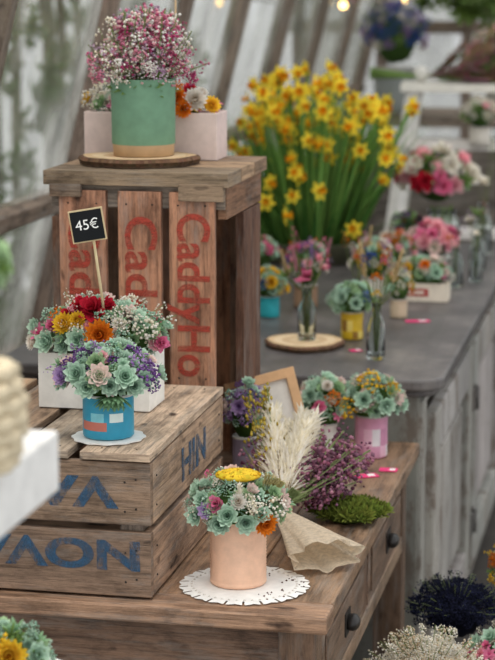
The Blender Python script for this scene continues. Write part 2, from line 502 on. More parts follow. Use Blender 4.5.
# ================================================= GREY COUNTER
ct = group('grey_painted_counter', L(.0, .97, 0), YAW)
mb = MB()
def rslab(x0, x1, y0, y1, z0, z1, r):
    pts=[]
    for cx, cy, a0 in ((x1-r, y0+r, -pi/2), (x1-r, y1-r, 0), (x0+r, y1-r, pi/2), (x0+r, y0+r, pi)):
        for k in range(7):
            a=a0+pi/2*k/6; pts.append((cx+r*cos(a), cy+r*sin(a)))
    n=len(pts)
    vs=[(x, y, z0) for x, y in pts]+[(x, y, z1) for x, y in pts]
    fs=[tuple(range(n))[::-1], tuple(range(n, 2*n))]+[(i, (i+1)%n, n+(i+1)%n, n+i) for i in range(n)]
    return vs, fs
CL=1.84
v, f = rslab(-.80, .035, .02, CL, CZ-.022, CZ, .05); mb.add(v, f, (.3,.3,.3), None, 0, False)
v, f = rslab(-.79, .022, .035, CL-.01, CZ-.036, CZ-.0215, .045); mb.add(v, f, (.3,.3,.3), None, 0, False)
mb.obj('counter_top', TOP, ct, bevel=.005)
mb = MB()
GC=H('#aaa6a0'); GD=H('#8f8a84')
mb.box((-.39, .09, .345), (.76, .04, .67), GD)
mb.box((-.39, CL-.05, .345), (.76, .04, .67), GD)
mb.box((-.75, .93, .345), (.04, 1.7, .67), GD)
mb.box((-.03, .93, CZ-.055), (.04, 1.7, .04), GD)
mb.box((-.03, .93, .05), (.04, 1.7, .08), GD)
for y in (.10, .86, 1.6, 1.78):
    mb.box((-.028, y, .35), (.05, .055, .62), GC)
def door(yc, w):
    z0, z1 = .10, CZ-.085
    h=z1-z0; zc=(z0+z1)/2
    for s in (-1, 1):
        mb.box((.002, yc+s*(w/2-.035), zc), (.024, .07, h), GC)
    mb.box((.002, yc, z1-.04), (.0238, w-.14, .08), GC)
    mb.box((.002, yc, z0+.04), (.0238, w-.14, .08), GC)
    mb.box((-.012, yc, zc), (.008, w-.14, h-.16), H('#4a443e'))
    mb.box((-.004, yc, zc), (.016, w-.22, h-.22), H('#b5b1ab'))
door(.478, .69); door(1.23, .69)
mb.obj('cabinet_doors', GREY, ct, bevel=.004)
mb = MB()
for y in (.84, .885):
    for z in (.22, .5):
        mb.box((.016, y, z), (.006, .02, .05), H('#7c7874')); mb.tube([(.02,.862,z-.025),(.02,.862,z+.025)], .006, H('#7c7874'))
mb.obj('hinges', PAINT, ct)

# ================================================= LOWER CRATE
WC=H('#b4926e'); WC2=H('#9c7c60'); WG=H('#8d7c6d')
NAIL=H('#2c2420')
def nail(mb, p):
    v, f = octa(.0028, p); mb.add(v, f, NAIL)
lc = group('wooden_fruit_crate', L(-.238, .02, TZ), YAW)
mb = MB(); Wd, Dp, Ht = .52, .43, .20
for z0, z1 in ((.004, .092), (.102, .186)):
    mb.box((-Wd/2, .006, (z0+z1)/2), (Wd, .012, z1-z0), H('#8c6f57'))
    mb.box((-.006, Dp/2, (z0+z1)/2), (.012, Dp-.026, z1-z0), H('#aa8868'))
    mb.box((-Wd+.006, Dp/2, (z0+z1)/2), (.012, Dp-.026, z1-z0), WC)
    mb.box((-Wd/2, Dp-.006, (z0+z1)/2), (Wd, .012, z1-z0), WC2)
    for dz in (.02, -.02):
        z=(z0+z1)/2+dz
        nail(mb, (-.02, 0, z)); nail(mb, (-.035, 0, z-.004)); nail(mb, (0, .03, z)); nail(mb, (0, .40, z))
for x in (-.03, -Wd+.03):
    for y in (.028, Dp-.028):
        mb.box((x, y, .094), (.032, .03, .185), WG)
xs=0
for k, sw in enumerate((.095, .070, .082, .070, .082, .060)):
    mb.box((-xs-sw/2, Dp/2, Ht-.006), (sw, Dp+.006, .011), [WC, H('#a8927c'), WC2][k%3] if k else H('#ccae8e'))
    for y in (.02, Dp-.02):
        for q in (.25, .75): nail(mb, (-xs-sw*q, y, Ht-.001))
    xs += sw+.016
mb.box((-Wd/2, Dp/2, .012), (Wd-.03, Dp-.03, .01), WC2)
mb.obj('planks', WOOD, lc, bevel=.0015)
text('stencil_upper', 'VA', .056, lc, (-.105, -.0008, .147), (pi/2, pi, 0), BLUEINK, .002, 1.6)
text('stencil_lower', 'NOVAM', .054, lc, (-.165, -.0008, .062), (pi/2, pi, 0), BLUEINK, .002, 1.55)
text('stencil_side', 'NIH', .064, lc, (.0008, .24, .145), (pi/2, pi, pi/2), BLUEINK, .002, 1.35)

# ================================================= UPRIGHT CRATE
uc = group('upright_tea_crate', L(-.246, .50, TZ), YAW)
mb = MB(); Hh=UZ-TZ; Uw=.28; Ud=.29
RC=H('#ae7650')
for a, b in ((-.262, -.187), (-.168, -.100), (-.087, -.016)):
    mb.box(((a+b)/2, .006, (Hh-.03)/2+.003), (b-a, .012, Hh-.036), RC, j=.08)
    for q in (.2, .8): nail(mb, (a+(b-a)*q, 0, Hh-.05)); nail(mb, (a+(b-a)*q, 0, .2))
mb.box((-Uw/2, .045, Hh-.011), (Uw+.012, .095, .022), H('#8f755b'))
mb.box((-Uw/2, .145, Hh-.011), (Uw+.012, .095, .022), H('#aa8862'))
mb.box((-Uw/2, .245, Hh-.011), (Uw+.012, .095, .022), H('#977556'))
mb.box((-Uw/2, .026, Hh-.04), (Uw-.004, .026, .034), WG)
mb.box((-.036, .0, Hh-.03), (.07, .014, .026), H('#8a6f56'))
mb.box((-Uw+.03, .0, Hh-.03), (.05, .014, .02), H('#8a6f56'))
mb.box((-Uw/2, .022, .03), (Uw-.01, .02, .05), WC2)
mb.box((-.007, .145, Hh-.047), (.014, .26, .05), H('#8a5f3f'))
mb.box((-.007, .205, (Hh-.07)/2), (.014, .13, Hh-.078), H('#6e4830'))
mb.box((-Uw+.007, .205, (Hh-.07)/2), (.014, .13, Hh-.078), H('#7a543a'))
mb.box((-Uw+.007, .06, (Hh-.07)/2), (.014, .08, Hh-.078), H('#7a543a'))
for x in (-.03, -Uw+.03):
    mb.box((x, .265, (Hh-.03)/2), (.035, .03, Hh-.035), WC2)
for x in (-.22, -.135, -.05):
    mb.box((x, .284, (Hh-.03)/2), (.07, .01, Hh-.036), RC)
mb.box((-Uw/2, .145, .012), (Uw-.03, .25, .016), WC2)
mb.obj('planks', WOOD, uc, bevel=.0015)
for i, (x, b, s, n, sx) in enumerate(((-.2245, 'Caddy', .070, .350, 1.12), (-.134, 'Caddy', .070, .350, 1.12), (-.0515, 'CaddyHo', .071, .330, .93))):
    text('stencil_text_%d' % (i+1), b, s, uc, (x, -.0008, n), (pi/2, pi/2, 0), REDINK, .0014, sx)

# ================================================= WOOD SLICE + GREEN POT ON TOP
def slice_obj(name, loc, r, th, sy=1):
    mb=MB(); n=96
    rs=[1+.04*sin(3*a)+.02*sin(7*a+1)+R.uniform(-.016,.016) for a in [2*pi*i/n for i in range(n)]]
    vs=[]; fs=[]; cols=[]
    rings=[(.0,th),(.2,th),(.4,th),(.6,th),(.8,th),(.955,th),(1,th-.001),(1.03,th*.6),(1.0,th*.25),(1,0.0005),(.5,0)]
    for q, z in rings:
        for i in range(n):
            a=2*pi*i/n; k=r*q*(rs[i] if q > .9 else 1+.04*sin(3*a)*q); vs.append((k*cos(a), k*sin(a)*sy, z))
    rc=[H('#b08c62'),H('#dcc29c'),H('#cfb08a'),H('#e0c8a4'),H('#d2b48c'),H('#5c4232'),H('#6b4f3c'),H('#54402f'),H('#4a382a'),H('#8a6a4a')]
    for j in range(len(rings)-1):
        for i in range(n):
            k=(i+1)%n; fs.append((j*n+i, (j+1)*n+i, (j+1)*n+k, j*n+k)[::-1])
            cols.append(jit(rc[j], .3 if 5 <= j <= 8 else .05))
    mb.add(vs, fs, cols, None, 0, False, [[(vs[i][0], vs[i][1]) for i in f] for f in fs])
    return mb.obj(name, CARD, None, loc)
slice_obj('wood_slice', (-.172, 3.095, UZ+.0005), .093, .014, .82)

g = group('green_pot_bouquet', (-.164, 3.095, UZ+.0155))
mb = MB()
def gc(i, j): return H('#c9ab88') if j < 2 else H('#7aa286')
mb.lathe([(0,0),(.0475,0),(.049,.018),(.050,.019),(.051,.118),(.0515,.120),(.0495,.120),(.0485,.10),(0,.10)], gc)
mb.obj('pot', CARD, g)
mb = MB()
spc=[(H('#e07a9c'), C['blush']), (H('#d2688c'), H('#f0a8c0')), (C['cream'], C['white']), (C['white'], C['white']), (H('#9c4a68'), C['pinkD']), (H('#b98fb0'), H('#ecd6e4'))]
for i in range(260):
    a=R.random()*6.28; e=R.uniform(.12, 1.5)**.9
    rr=Vector((cos(a)*cos(e)*.090+.004, sin(a)*cos(e)*.085, sin(e)*.108+.012))
    left = rr.x < -.03
    ca, cb = R.choice([spc[2], spc[3], spc[5], spc[0]] if (left and R.random() < .6) else spc)
    head(mb, 'sprig', (R.uniform(-.03,.03), R.uniform(-.03,.03), .105), rr, rr.length*R.uniform(.7, 1.08), ca, cb, 1.15)
for i in range(50):
    a=R.random()*6.28; e=R.uniform(.0, 1.3)
    d=Vector((cos(a)*cos(e)*.075, sin(a)*cos(e)*.07, sin(e)*.06))
    ca, cb = R.choice(spc); head(mb, 'clu', d+Vector((0,0,.118)), d, R.uniform(.009,.015), ca, cb)
for i in range(10):
    a=R.random()*6.28
    head(mb, 'leaf', (0, 0, .115), (cos(a)*.9, -abs(sin(a))*.9, .7), .06, C['grnD'], C['grn'])
mb.obj('dried_statice', PETAL, g)

g = group('blush_box_planter', (-.150, 3.213, UZ+.0005), YAW)
mb = MB()
BW=H('#dfcac3')
mb.box((0, -.035, .038), (.222, .006, .076), BW, j=.03); mb.box((0, .035, .038), (.222, .006, .076), BW, j=.03)
mb.box((-.108, 0, .038), (.006, .0638, .076), BW, j=.03); mb.box((.108, 0, .038), (.006, .0638, .076), BW, j=.03)
mb.box((0, 0, .03), (.21, .063, .058), H('#4a3a2c'))
mb.obj('box', CARD, g, bevel=.001)
mb = MB()
arrange(mb, (-.005, 0, .078), .108, .042, .042, 60, ['org','mint','crm','yel','pnk','ros2','wht','oclu','fern'], .016,
   [(.42,.5,'org',.022),(.70,.4,'crm',.024),(.92,.2,'yel',.018),(-.9,.35,'wht',.020),(-.75,.65,'wht',.018),(.6,.75,'red',.015),(.55,.1,'org',.018)], lowz=0)
mb.obj('dried_flowers', PETAL, g)
mb = MB()
mb.box((0,0,.195), (.036, .004, .03), H('#1c1e20'), (0,.1,0)); mb.box((0,.0015,.195), (.040, .003, .034), H('#6a5440'), (0,.1,0)); mb.tube([(0,.004,-.0),(0,.004,.19)], .0015, C['tan'])
mb.obj('chalk_label', CARD, g, (.028, .022, .085))

# ================================================= LOWER CRATE ITEMS
MX = ['ros','ros','ros2','mint','mint','fern','wht','pinkros']
g = group('white_box_planter', (-.211, 2.78, KZ+.001), YAW)
mb = MB(); WB=H('#efece5')
mb.box((0,-.04,.040), (.165,.006,.080), WB, j=.02); mb.box((0,.04,.040), (.165,.006,.080), WB, j=.02)
mb.box((-.0795,0,.040), (.006,.0738,.080), WB, j=.02); mb.box((.0795,0,.040), (.006,.0738,.080), WB, j=.02)
mb.box((0,0,.034), (.152,.073,.066), H('#4a3a2c'))
mb.obj('box', CARD, g, bevel=.001)
mb = MB()
arrange(mb, (0, -.002, .088), .098, .058, .062, 130, MX+['blush'], .0165,
   [(-.02,.85,'red',.026),(.16,.93,'red',.020),(-.22,.90,'red',.020),(-.38,.75,'red',.014),(.16,.36,'org',.027),(-.40,.55,'yel',.020),(-.52,.68,'oclu',.014),(-.2,.65,'yel',.016),
    (.72,.5,'wht',.020),(.93,.15,'pink',.016),(-.85,.3,'pnk',.015),(-.65,.15,'ros',.021),(-.15,.25,'ros',.022),(.5,.1,'ros',.020),(-.6,.5,'pink',.013),
    (.45,.7,'wht',.018),(.4,.6,'crm',.013),(-.95,.05,'crm',.015),(0,.05,'ros',.019)],
   sprigs=14, lowz=0)
mb.obj('dried_flowers', PETAL, g)
g = group('price_sign', (-.211, 2.715, KZ+.08))
mb = MB()
mb.tube([(.010,.035,.035),(-.008,0,.20)], .0022, H('#e2cfa4'), mat=0)
mb.obj('stick', CARD, g)
b = MB(); b.box((0,0,0), (.048,.004,.046), H('#d8c39a'), j=.01); b.box((0,-.0025,0), (.044,.003,.042), H('#17191c'), j=.01)
sg = b.obj('slate', CARD, g, (-.012,-.004,.190), (0,-.16,0))
tx = text('price_lettering', '45€', .0200, sg, (0,-.0045,.001), (pi/2,0,0), CHALK, 0, 1.0)

g = group('blue_tin_arrangement', (-.187, 2.57, KZ+.001))
mb = MB()
def bc(i, j):
    a=2*pi*(i+.5)/56
    z=[0,0,.007,.018,.030,.041,.051,.057,.06,.06,.06,.06][min(j,11)]
    if 2 <= j <= 6 and sin(a) < -.3:
        dx=cos(a)*.0345; d=sqrt((dx+.012)**2+(z-.030)**2); d2=sqrt((dx-.012)**2+(z-.032)**2)
        if d2 < .009: return H('#d8e6e2')
        if d < .008: return H('#7cc3cf')
        if abs(z-.018) < .003 and dx < 0: return H('#c07060')
        return H('#2f93b2')
    return H('#3b9ab4') if j < 7 else H('#c9c9c4')
mb.lathe([(0,0),(.033,0),(.0345,.002),(.0345,.012),(.0345,.024),(.0345,.036),(.0345,.046),(.0345,.056),(.036,.058),(.0345,.060),(.033,.058),(.033,.052),(0,.052)], bc, (0,0,.003), 56)
mb.obj('tin', PAINT, g)
mb = MB()
seg=60; 
vs=[(0,0,.002)]+[(cos(2*pi*i/seg)*.049*(1+.03*cos(i*pi/2.5)), sin(2*pi*i/seg)*.049*(1+.03*cos(i*pi/2.5)), .0015) for i in range(seg)]
vs+= [(x, y, 0) for x, y, z in vs[1:]]
fs=[(0,1+i,1+(i+1)%seg) for i in range(seg)]+[(1+i,1+seg+i,1+seg+(i+1)%seg,1+(i+1)%seg) for i in range(seg)]
mb.add(vs, fs, H('#f0efeb'), None, 0, False); mb.obj('paper_doily', CARD, g)
mb = MB()
arrange(mb, (0, 0, .080), .066, .052, .042, 100, ['ros','ros','mint','fern','lavros','pur','pinkros','lav','ros2'], .0145,
   [(-.1,.35,'pinkros',.020),(.38,.3,'ros',.020),(-.55,.35,'ros',.020),(.8,.3,'pur',.018),(.65,.6,'lav',.016),(-.85,.2,'lavros',.016),(-.05,.8,'blush',.013),(.1,.05,'ros',.017),(-.35,.0,'ros',.019),(.55,.0,'ros',.017),(-.7,.55,'pur',.013)], sprigs=6,
   spc=[(C['pur'], C['lav'])], lowz=-.15)
for i in range(8):
    head(mb, 'leaf', (.012+R.uniform(-.012,.012), -.044, .066), (R.uniform(-.3,.3), -.5, -1), .026, C['grnD'], H('#8ab58a'))
mb.obj('dried_flowers', PETAL, g)

# ================================================= PEACH CAN
def doily(name, loc, r):
    mb=MB(); n=176; vs=[(0,0,.0012)]; fs=[]
    for q, z in ((.5,.0016),(.8,.0012),(.9,.002),(1,.0014)):
        for i in range(n):
            a=2*pi*i/n; k=r*q*(1+(.05*abs(sin(a*11)) if q==1 else 0)); vs.append((k*cos(a), k*sin(a), z))
    fs=[(0,1+i,1+(i+1)%n) for i in range(n)]
    for j in range(3):
        for i in range(n):
            if j==2 and i%8 == 3: continue
            k=(i+1)%n; fs.append((1+j*n+i,1+(j+1)*n+i,1+(j+1)*n+k,1+j*n+k))
    mb.add(vs, fs, [H('#f4f2ee')]*len(fs), None, 0, False)
    for i in range(44):
        a=2*pi*i/44; v,f=octa(.002,(r*.84*cos(a), r*.84*sin(a), .0018)); mb.add(v,f,H('#d8d2ca'))
    for k in range(24):
        a=R.uniform(-1.2,1.0); q=R.uniform(.55,.95); v,f=octa(R.uniform(.0008,.0018),(r*q*cos(a), r*q*sin(a), .002)); mb.add(v,f,H('#5a3a30'))
    return mb.obj(name, CARD, None, loc)
doily('lace_doily', (-.004, 2.545, TZ+.0008), .085)
g = group('peach_can_arrangement', (-.0125, 2.555, TZ+.003))
mb = MB()
prof=[(0,0),(.0365,0),(.0385,.002),(.0385,.006)]
z=.008
while z < .088:
    prof += [(.0370,z),(.0384,z+.0022)]; z += .0044
prof += [(.0382,.092),(.0394,.094),(.0382,.0965),(.0365,.094),(.0365,.088),(0,.088)]
mb.lathe(prof, H('#f2c4a6'), seg=56)
mb.obj('can', PAINT, g)
mb = MB()
arrange(mb, (.0, 0, .102), .066, .056, .046, 110, MX, .0145,
   [(.52,-.12,'org',.0185),(-.42,.42,'pink',.015),(-.62,.2,'lavros',.014),(-.2,.15,'ros',.019),(.15,-.05,'ros',.019),(-.35,-.1,'ros',.019),
    (.35,.35,'wht',.015),(-.82,.0,'ros',.017),(.75,.25,'wht',.016),(-.7,.45,'ros',.015),(.0,.5,'crm',.014),(.45,.15,'ros',.015)])
mb.lathe([(0,-.005),(.020,-.004),(.030,.000),(.031,.003),(.024,.007),(.012,.010),(0,.0105)], lambda i,j: jit(C['yel'],.25), (.0,-.005,.148), 26, sy=.8)
for i in range(140):
    a=R.random()*6.28; q=sqrt(R.random()); v,f=octa(.0022,(cos(a)*q*.030,-.005+sin(a)*q*.024,.1575-.006*q*q)); mb.add(v,f,jit(C['yelD'] if R.random()<.5 else C['yel'],.2))
head(mb, 'plume', (.002,-.040,.112), (0,-.25,1), .040, C['cream'], C['white'], 1.5)
for i in range(8):
    head(mb, 'plume', (.025,-.012,.105), (.25+i*.1,-.2,1), .055, H('#a89c66'), H('#d8cc98'), .8)
for i in range(6):
    head(mb, 'plume', (.05,-.005,.10), (.6+i*.1,-.1,.9), .042, H('#6a7a4a'), H('#a9b57d'), .9)
head(mb, 'sprig', (-.02,0,.11), (-.5,0,1), .05, C['pinkD'], C['pink'], 1.2)
mb.obj('dried_flowers', PETAL, g)

# ================================================= LYING DRIED BOUQUET
g = group('wrapped_dried_bouquet', (.048, 2.775, TZ+.045))
mb = MB()
n=48; vs=[]; fs=[]
for j in range(8):
    t=j/7
    c=Vector((.0+.062*t, -.02-.16*t, -.002-.016*t)); r=.010+.034*t**1.1
    for i in range(n):
        a=2*pi*i/n; rr=r*(1+.15*t*sin(7*a)+.06*sin(13*a+3*t)); d=Vector((cos(a)*rr*1.1, cos(a)*.45*rr, sin(a)*rr*(.72-.25*t)))
        vs.append(c+d)
for j in range(7):
    for i in range(n):
        k=(i+1)%n; fs.append((j*n+i, j*n+k, (j+1)*n+k, (j+1)*n+i))
mb.add(vs, fs, H('#eadbc4'), None, 0)
mb.obj('paper_wrap', mat_attr('kraft_crepe', .8, .2, .5, .25, 160), g)
mb = MB()
mb.lathe([(.016,-.012),(.018,-.006),(.018,.006),(.016,.012)], H('#c7ad88'), M=Matrix.Rotation(-1.3,4,'X'))
for i in range(30):
    d=Vector((.03+R.uniform(-.06,.06), .24, .10+R.uniform(-.05,.04)))
    mb.tube([(0,0,0), d*.35, d*.55], .0012, C['tan'], 4)
for i in range(16):
    d=Vector((.020+R.uniform(-.04,.045), .19, .110+R.uniform(-.045,.030)))
    head(mb, 'plume', d*R.uniform(.05,.34), d, R.uniform(.12,.15), H('#ece2c6'), H('#fffaf0'), 1.35)
HE=[(H('#6a3a50'), H('#b08098')), (H('#8c4a62'), H('#cc94a8')), (H('#5a3444'), H('#9a6c80'))]
for i in range(58):
    d=Vector((.105+R.uniform(-.05,.06), .17+R.uniform(-.07,.06), .03+R.uniform(-.03,.05)))
    ca, cb = R.choice(HE); head(mb, 'sprig', (0,.0,.0), d, d.length*R.uniform(.7,1.05), ca, cb, .8)
for i in range(20):
    d=Vector((-.030+R.uniform(-.03,.02), .20+R.uniform(-.06,.03), .05+R.uniform(-.04,.045)))
    ca, cb = R.choice(HE); head(mb, 'sprig', (0,.0,.0), d, d.length*R.uniform(.7,1.0), ca, cb, .7)
for i in range(7):
    d=Vector((-.03+R.uniform(-.02,.03), .20, .12+R.uniform(-.03,.03)))
    head(mb, 'sprig', (0,0,0), d, d.length, H('#a08a30'), H('#d9c05a'), .5)
for i in range(14):
    d=Vector((R.uniform(-.06,.07), .10+R.uniform(-.03,.05), .05+R.uniform(-.03,.04)))
    head(mb, 'plume', (0,0,0), d, d.length*.9, H('#8a7250'), H('#c8b48c'), .6)
mb.obj('dried_stems', PETAL, g)
mb = MB()
v, f = sphere(1,14,8,(0,0,0),.1); mb.add(v, f, H('#4a5a24'), Matrix.Diagonal((.050,.045,.014,1)))
for i in range(340):
    a=R.random()*6.28; r=sqrt(R.random()); 
    head(mb, 'leaf', (r*cos(a)*.058, r*sin(a)*.055, .002+.014*(1-r)), (cos(a)*r, sin(a)*r-.2, .8), R.uniform(.006,.016), H('#3f4c1a'), jit(H('#7d893a'),.3))
mb.obj('moss_clump', PETAL, None, (.156, 2.875, TZ+.012))

# ================================================= TABLE BACK ITEMS
g = group('wooden_picture_frame', (.058, 3.15, TZ+.008), rot=(radians(-12), radians(-13), radians(10)))
mb = MB(); fw=.016
for x in (-.052,.052): mb.box((x,0,.080), (fw,.012,.16), H('#d9ae82'), j=.03)
for z in (.008,.152): mb.box((0,0,z), (.120,.0122,fw), H('#d9ae82'), j=.03)
mb.box((0,.003,.080), (.092,.004,.135), H('#e4ded4'), j=.01)
mb.obj('frame', CARD, g, bevel=.001)
mb = MB(); mb.box((0,.03,.06), (.02,.004,.12), H('#b08a60'), (.35,0,0)); mb.obj('easel_leg', CARD, g)

def pot_arr(name, loc, r, h, col, arr, band=None, tape=1.0):
    g = group(name, loc)
    mb = MB()
    def cf(i, j):
        if j >= 5: return H('#b5b2aa')
        if band and j in (2,3): return band[(i//3+j*2)%len(band)]
        return col
    mb.lathe([(0,0),(r*.95*tape,0),(r*tape,h*.04),(r,h*.3),(r,h*.7),(r,h*.95),(r*1.04,h*.97),(r,h),(r*.94,h*.95),(0,h*.9)], cf)
    mb.obj('pot', PAINT, g)
    mb = MB(); arrange(mb, *arr[0], **arr[1]); mb.obj('flowers', PETAL, g)
    return g
pot_arr('pink_tin_arrangement', (.212, 3.27, TZ+.001), .028, .074, H('#d79ab6'),
   (((0,0,.094), .052,.05,.046, 80, MX, .0155), dict(keys=[(-.1,.85,'yclu',.022),(.6,.6,'yclu',.015),(-.75,.0,'yclu',.020),(.4,.1,'ros',.020),(.7,.3,'pinkros',.016),(-.3,.3,'ros',.020)])), band=[H('#e0d8dc'),H('#c98aa8'),H('#d79ab6'),H('#d79ab6'),H('#e3b4c8')])
pot_arr('white_tin_arrangement', (.130, 3.27, TZ+.001), .024, .06, H('#ded9d2'),
   (((0,0,.086), .046,.042,.050, 80, MX+['pnk'], .0140), dict(keys=[(-.2,.2,'pink',.015),(.3,.45,'oclu',.014),(-.5,.5,'ros',.018),(.1,.8,'crm',.013),(.5,-.1,'pnk',.012)])))
pot_arr('lilac_pot_arrangement', (-.004, 3.045, TZ+.001), .020, .09, H('#8a7f90'),
   (((0,0,.122), .030,.030,.050, 44, ['ros','lavros','lav','pinkros','pur','mint'], .013), dict(keys=[(-.3,.4,'lavros',.016)])))
def tag(name, loc, rz, sx=.04, sy=.022, col='#e8467e'):
    mb=MB(); mb.box((0,0,.001),(sx,sy,.0012), H(col), j=.02); mb.box((sx*.22,0,.0018),(sx*.3,sy*.6,.0006), H('#f1e8e8'), j=.02)
    mb.obj(name, CARD, None, loc, (0,0,rz))
tag('paper_tag', (.195,3.13,TZ+.0005), .3); tag('paper_tag', (.235,3.17,TZ+.0005), -.2, .03)

# ================================================= COUNTER ITEMS
slice_obj('wood_slice', (.110, 3.70, CZ+.0005), .074, .012)
def bottle(name, loc, r, h, neck, stems, flowers):
    g = group(name, loc)
    mb = MB()
    mb.lathe([(0,.001),(r*.9,0),(r,h*.05),(r,h*.6),(r*.8,h*.7),(neck,h*.8),(neck,h*.97),(neck*1.25,h),(neck*.8,h),(neck*.75,h*.8),(r*.7,h*.69),(r*.88,h*.58),(r*.88,h*.06),(0,h*.05)], (.8,.9,.9), seg=24)
    mb.obj('glass', GLASS, g)
    mb = MB()
    for (dx, dy, top, key, s) in flowers:
        if key in P: t, c1, c2 = P[key]
        else: t, c1, c2 = key
        p1=Vector((dx, dy, top)); mb.tube([(dx*.1,dy*.1,h*.1),(dx*.25,dy*.25,h*.95),p1], .001, H('#6d7a45'), 4)
        head(mb, t, p1, Vector((dx, dy-.02, .12)), s, c1, c2)
    mb.obj('stems', PETAL, g)
SPm=('sprig', C['pinkD'], C['pink']); SPp=('sprig', C['purD'], C['lav']); SPb=('sprig', C['blueD'], C['blue'])
PL=('plume', H('#b59a6a'), H('#e5d3a8')); SPo=('sprig', C['orgD'], C['org']); PLp=('plume', H('#a86a78'), H('#dca9b0')); SPg=('sprig', C['grnD'], C['grn'])
bottle('bud_vase', (.114, 3.70, CZ+.0135), .0175, .10, .009, 0,
   [(0,0,.12,'pink',.020),(-.02,0,.13,PLp,.055),(.02,.0,.12,SPm,.08),(-.035,0,.12,PL,.06),(.03,.01,.135,'blush',.014),(.01,-.01,.14,SPp,.06),(-.04,0,.12,'grn',.026),(.0,0,.18,'pur',.012),(-.012,-.01,.115,'pnk',.014),(-.02,0,.17,SPm,.05),(.035,0,.16,PLp,.04)])
bottle('glass_bottle', (.238, 3.57, CZ+.001), .0175, .105, .009, 0,
   [(0,0,.15,'oclu',.012),(-.015,0,.14,SPb,.07),(.015,0,.15,SPo,.06),(.03,0,.14,PL,.07),(-.02,.01,.15,PL,.07),(.02,0,.14,SPg,.06),(-.01,0,.19,'blue',.012),(.035,0,.13,SPp,.06),(.0,0,.12,'yclu',.010),(.012,0,.19,'oclu',.008)])
pot_arr('yellow_tin_arrangement', (.205, 3.78, CZ+.001), .022, .055, H('#d9b32a'),
   (((0,0,.072), .042,.040,.034, 56, ['ros','ros','ros2','mint','fern'], .014), dict(keys=[(-.5,.4,'ros',.017),(.6,.4,'blue',.012),(.1,.1,'ros',.017)])), band=[H('#d9b32a'),H('#9a7030'),H('#e8d070'),H('#d9b32a')])
pot_arr('turquoise_pot_arrangement', (.045, 4.03, CZ+.001), .022, .045, H('#2fa3ad'),
   (((0,0,.062), .034,.034,.036, 40, ['ros','yel','ros','yclu','fern','mint'], .014), dict(keys=[(.1,.4,'yel',.018),(-.4,.3,'blue',.014)])))
pot_arr('clay_pot_arrangement', (.125, 4.15, CZ+.001), .026, .05, H('#9a7a60'),
   (((0,0,.085), .045,.042,.050, 44, ['pink','blush','fern','lav','pur','ros','wht','grn'], .013), dict(sprigs=20, spc=[(C['pur'],C['lav']),(C['orgD'],C['org']),(C['pinkD'],C['pink'])])))
pot_arr('white_pot_arrangement', (.275, 4.27, CZ+.001), .028, .05, H('#cfc8bd'),
   (((0,0,.08), .046,.045,.050, 46, ['pink','yclu','grn','lav','ros','wht','crm'], .013), dict(sprigs=20, spc=[(C['pur'],C['lav']),(C['orgD'],C['org']),(C['cream'],C['white'])])))
pot_arr('small_pot_arrangement', (.315, 4.02, CZ+.001), .018, .04, H('#cbb69a'),
   (((0,0,.06), .028,.028,.036, 30, ['ros','yclu','oclu','grn','wht'], .011), dict(sprigs=10, spc=[(C['orgD'],C['org']),(C['cream'],C['white'])])))
def boxpl(name, loc, w, d, h, col, arr, stripe=None):
    g = group(name, loc, YAW); mb = MB()
    for s in (-1,1):
        mb.box((0,s*(d/2-.002),h/2),(w,.004,h),col,j=.02); mb.box((s*(w/2-.002),0,h/2),(.004,d-.009,h),col,j=.02)
    mb.box((0,0,h*.42),(w-.01,d-.01,h*.8),H('#4a3a2c'))
    if stripe:
        mb.box((-w*.1,-d/2-.0005,h*.5),(w*.45,.001,h*.4),stripe); mb.box((-w*.1,-d/2-.001,h*.5),(w*.3,.001,h*.15),H('#e8dcc8'))
    mb.obj('box', CARD, g); mb = MB(); arrange(mb, *arr[0], **arr[1]); mb.obj('flowers', PETAL, g)
boxpl('small_box_planter', (.385, 4.24, CZ+.001), .115, .05, .040, H('#e0d4c2'),
   (((0,0,.052), .062,.034,.040, 70, ['ros','pinkros','mint','pnk','fern','grn','wht','ros2'], .014), dict(keys=[(-.5,.5,'yel',.016),(.1,.7,'org',.014),(.5,.3,'ros',.018)], lowz=0)), H('#b03a3a'))
pot_arr('pink_flower_pot', (.440, 4.60, CZ+.001), .032, .05, H('#b9b0a4'),
   (((0,0,.078), .052,.05,.045, 40, ['blush','blush','pink','pinkros'], .022), dict()))
pot_arr('dark_berry_pot', (.385, 4.72, CZ+.001), .024, .07, H('#8b8580'),
   (((-.0,0,.095), .036,.036,.042, 44, ['navy','pur','ros2','mar','grn'], .014), dict()))
g = group('flower_jar', (.490, 4.90, CZ+.001)); mb = MB()
mb.lathe([(0,.001),(.04,0),(.043,.01),(.043,.09),(.035,.105),(.036,.12),(.033,.12),(.032,.105),(.039,.088),(.039,.012),(0,.008)], (.8,.9,.9), seg=28)
mb.obj('glass', GLASS, g); mb = MB()
for i in range(9):
    a=R.random()*6.28; mb.tube([(.02*cos(a),.02*sin(a),.01),(.03*cos(a+1),.03*sin(a+1),.13)], .002, C['grn'], 4)
arrange(mb, (-.015,0,.195), .085,.075,.072, 50, ['whr','blush','red','blush','grn','whr','fern'], .029, [(-.4,.1,'red',.032),(.3,.55,'whr',.038),(0,.2,'pink',.030),(.7,.0,'grn',.026),(-.75,.4,'whr',.03),(.1,-.1,'pink',.03)])
mb.obj('bouquet', PETAL, g)
bottle('glass_bottle', (.600, 4.95, CZ+.001), .024, .13, .012, 0, [(0,0,.18,'whr',.024),(.02,0,.21,SPg,.08),(-.02,0,.19,'wht',.016),(.01,0,.22,SPg,.08)])
bottle('glass_bottle', (.555, 4.68, CZ+.001), .020, .09, .012, 0, [(0,0,.13,'grn',.03),(.01,0,.12,SPm,.05),(-.02,0,.12,'whr',.016)])
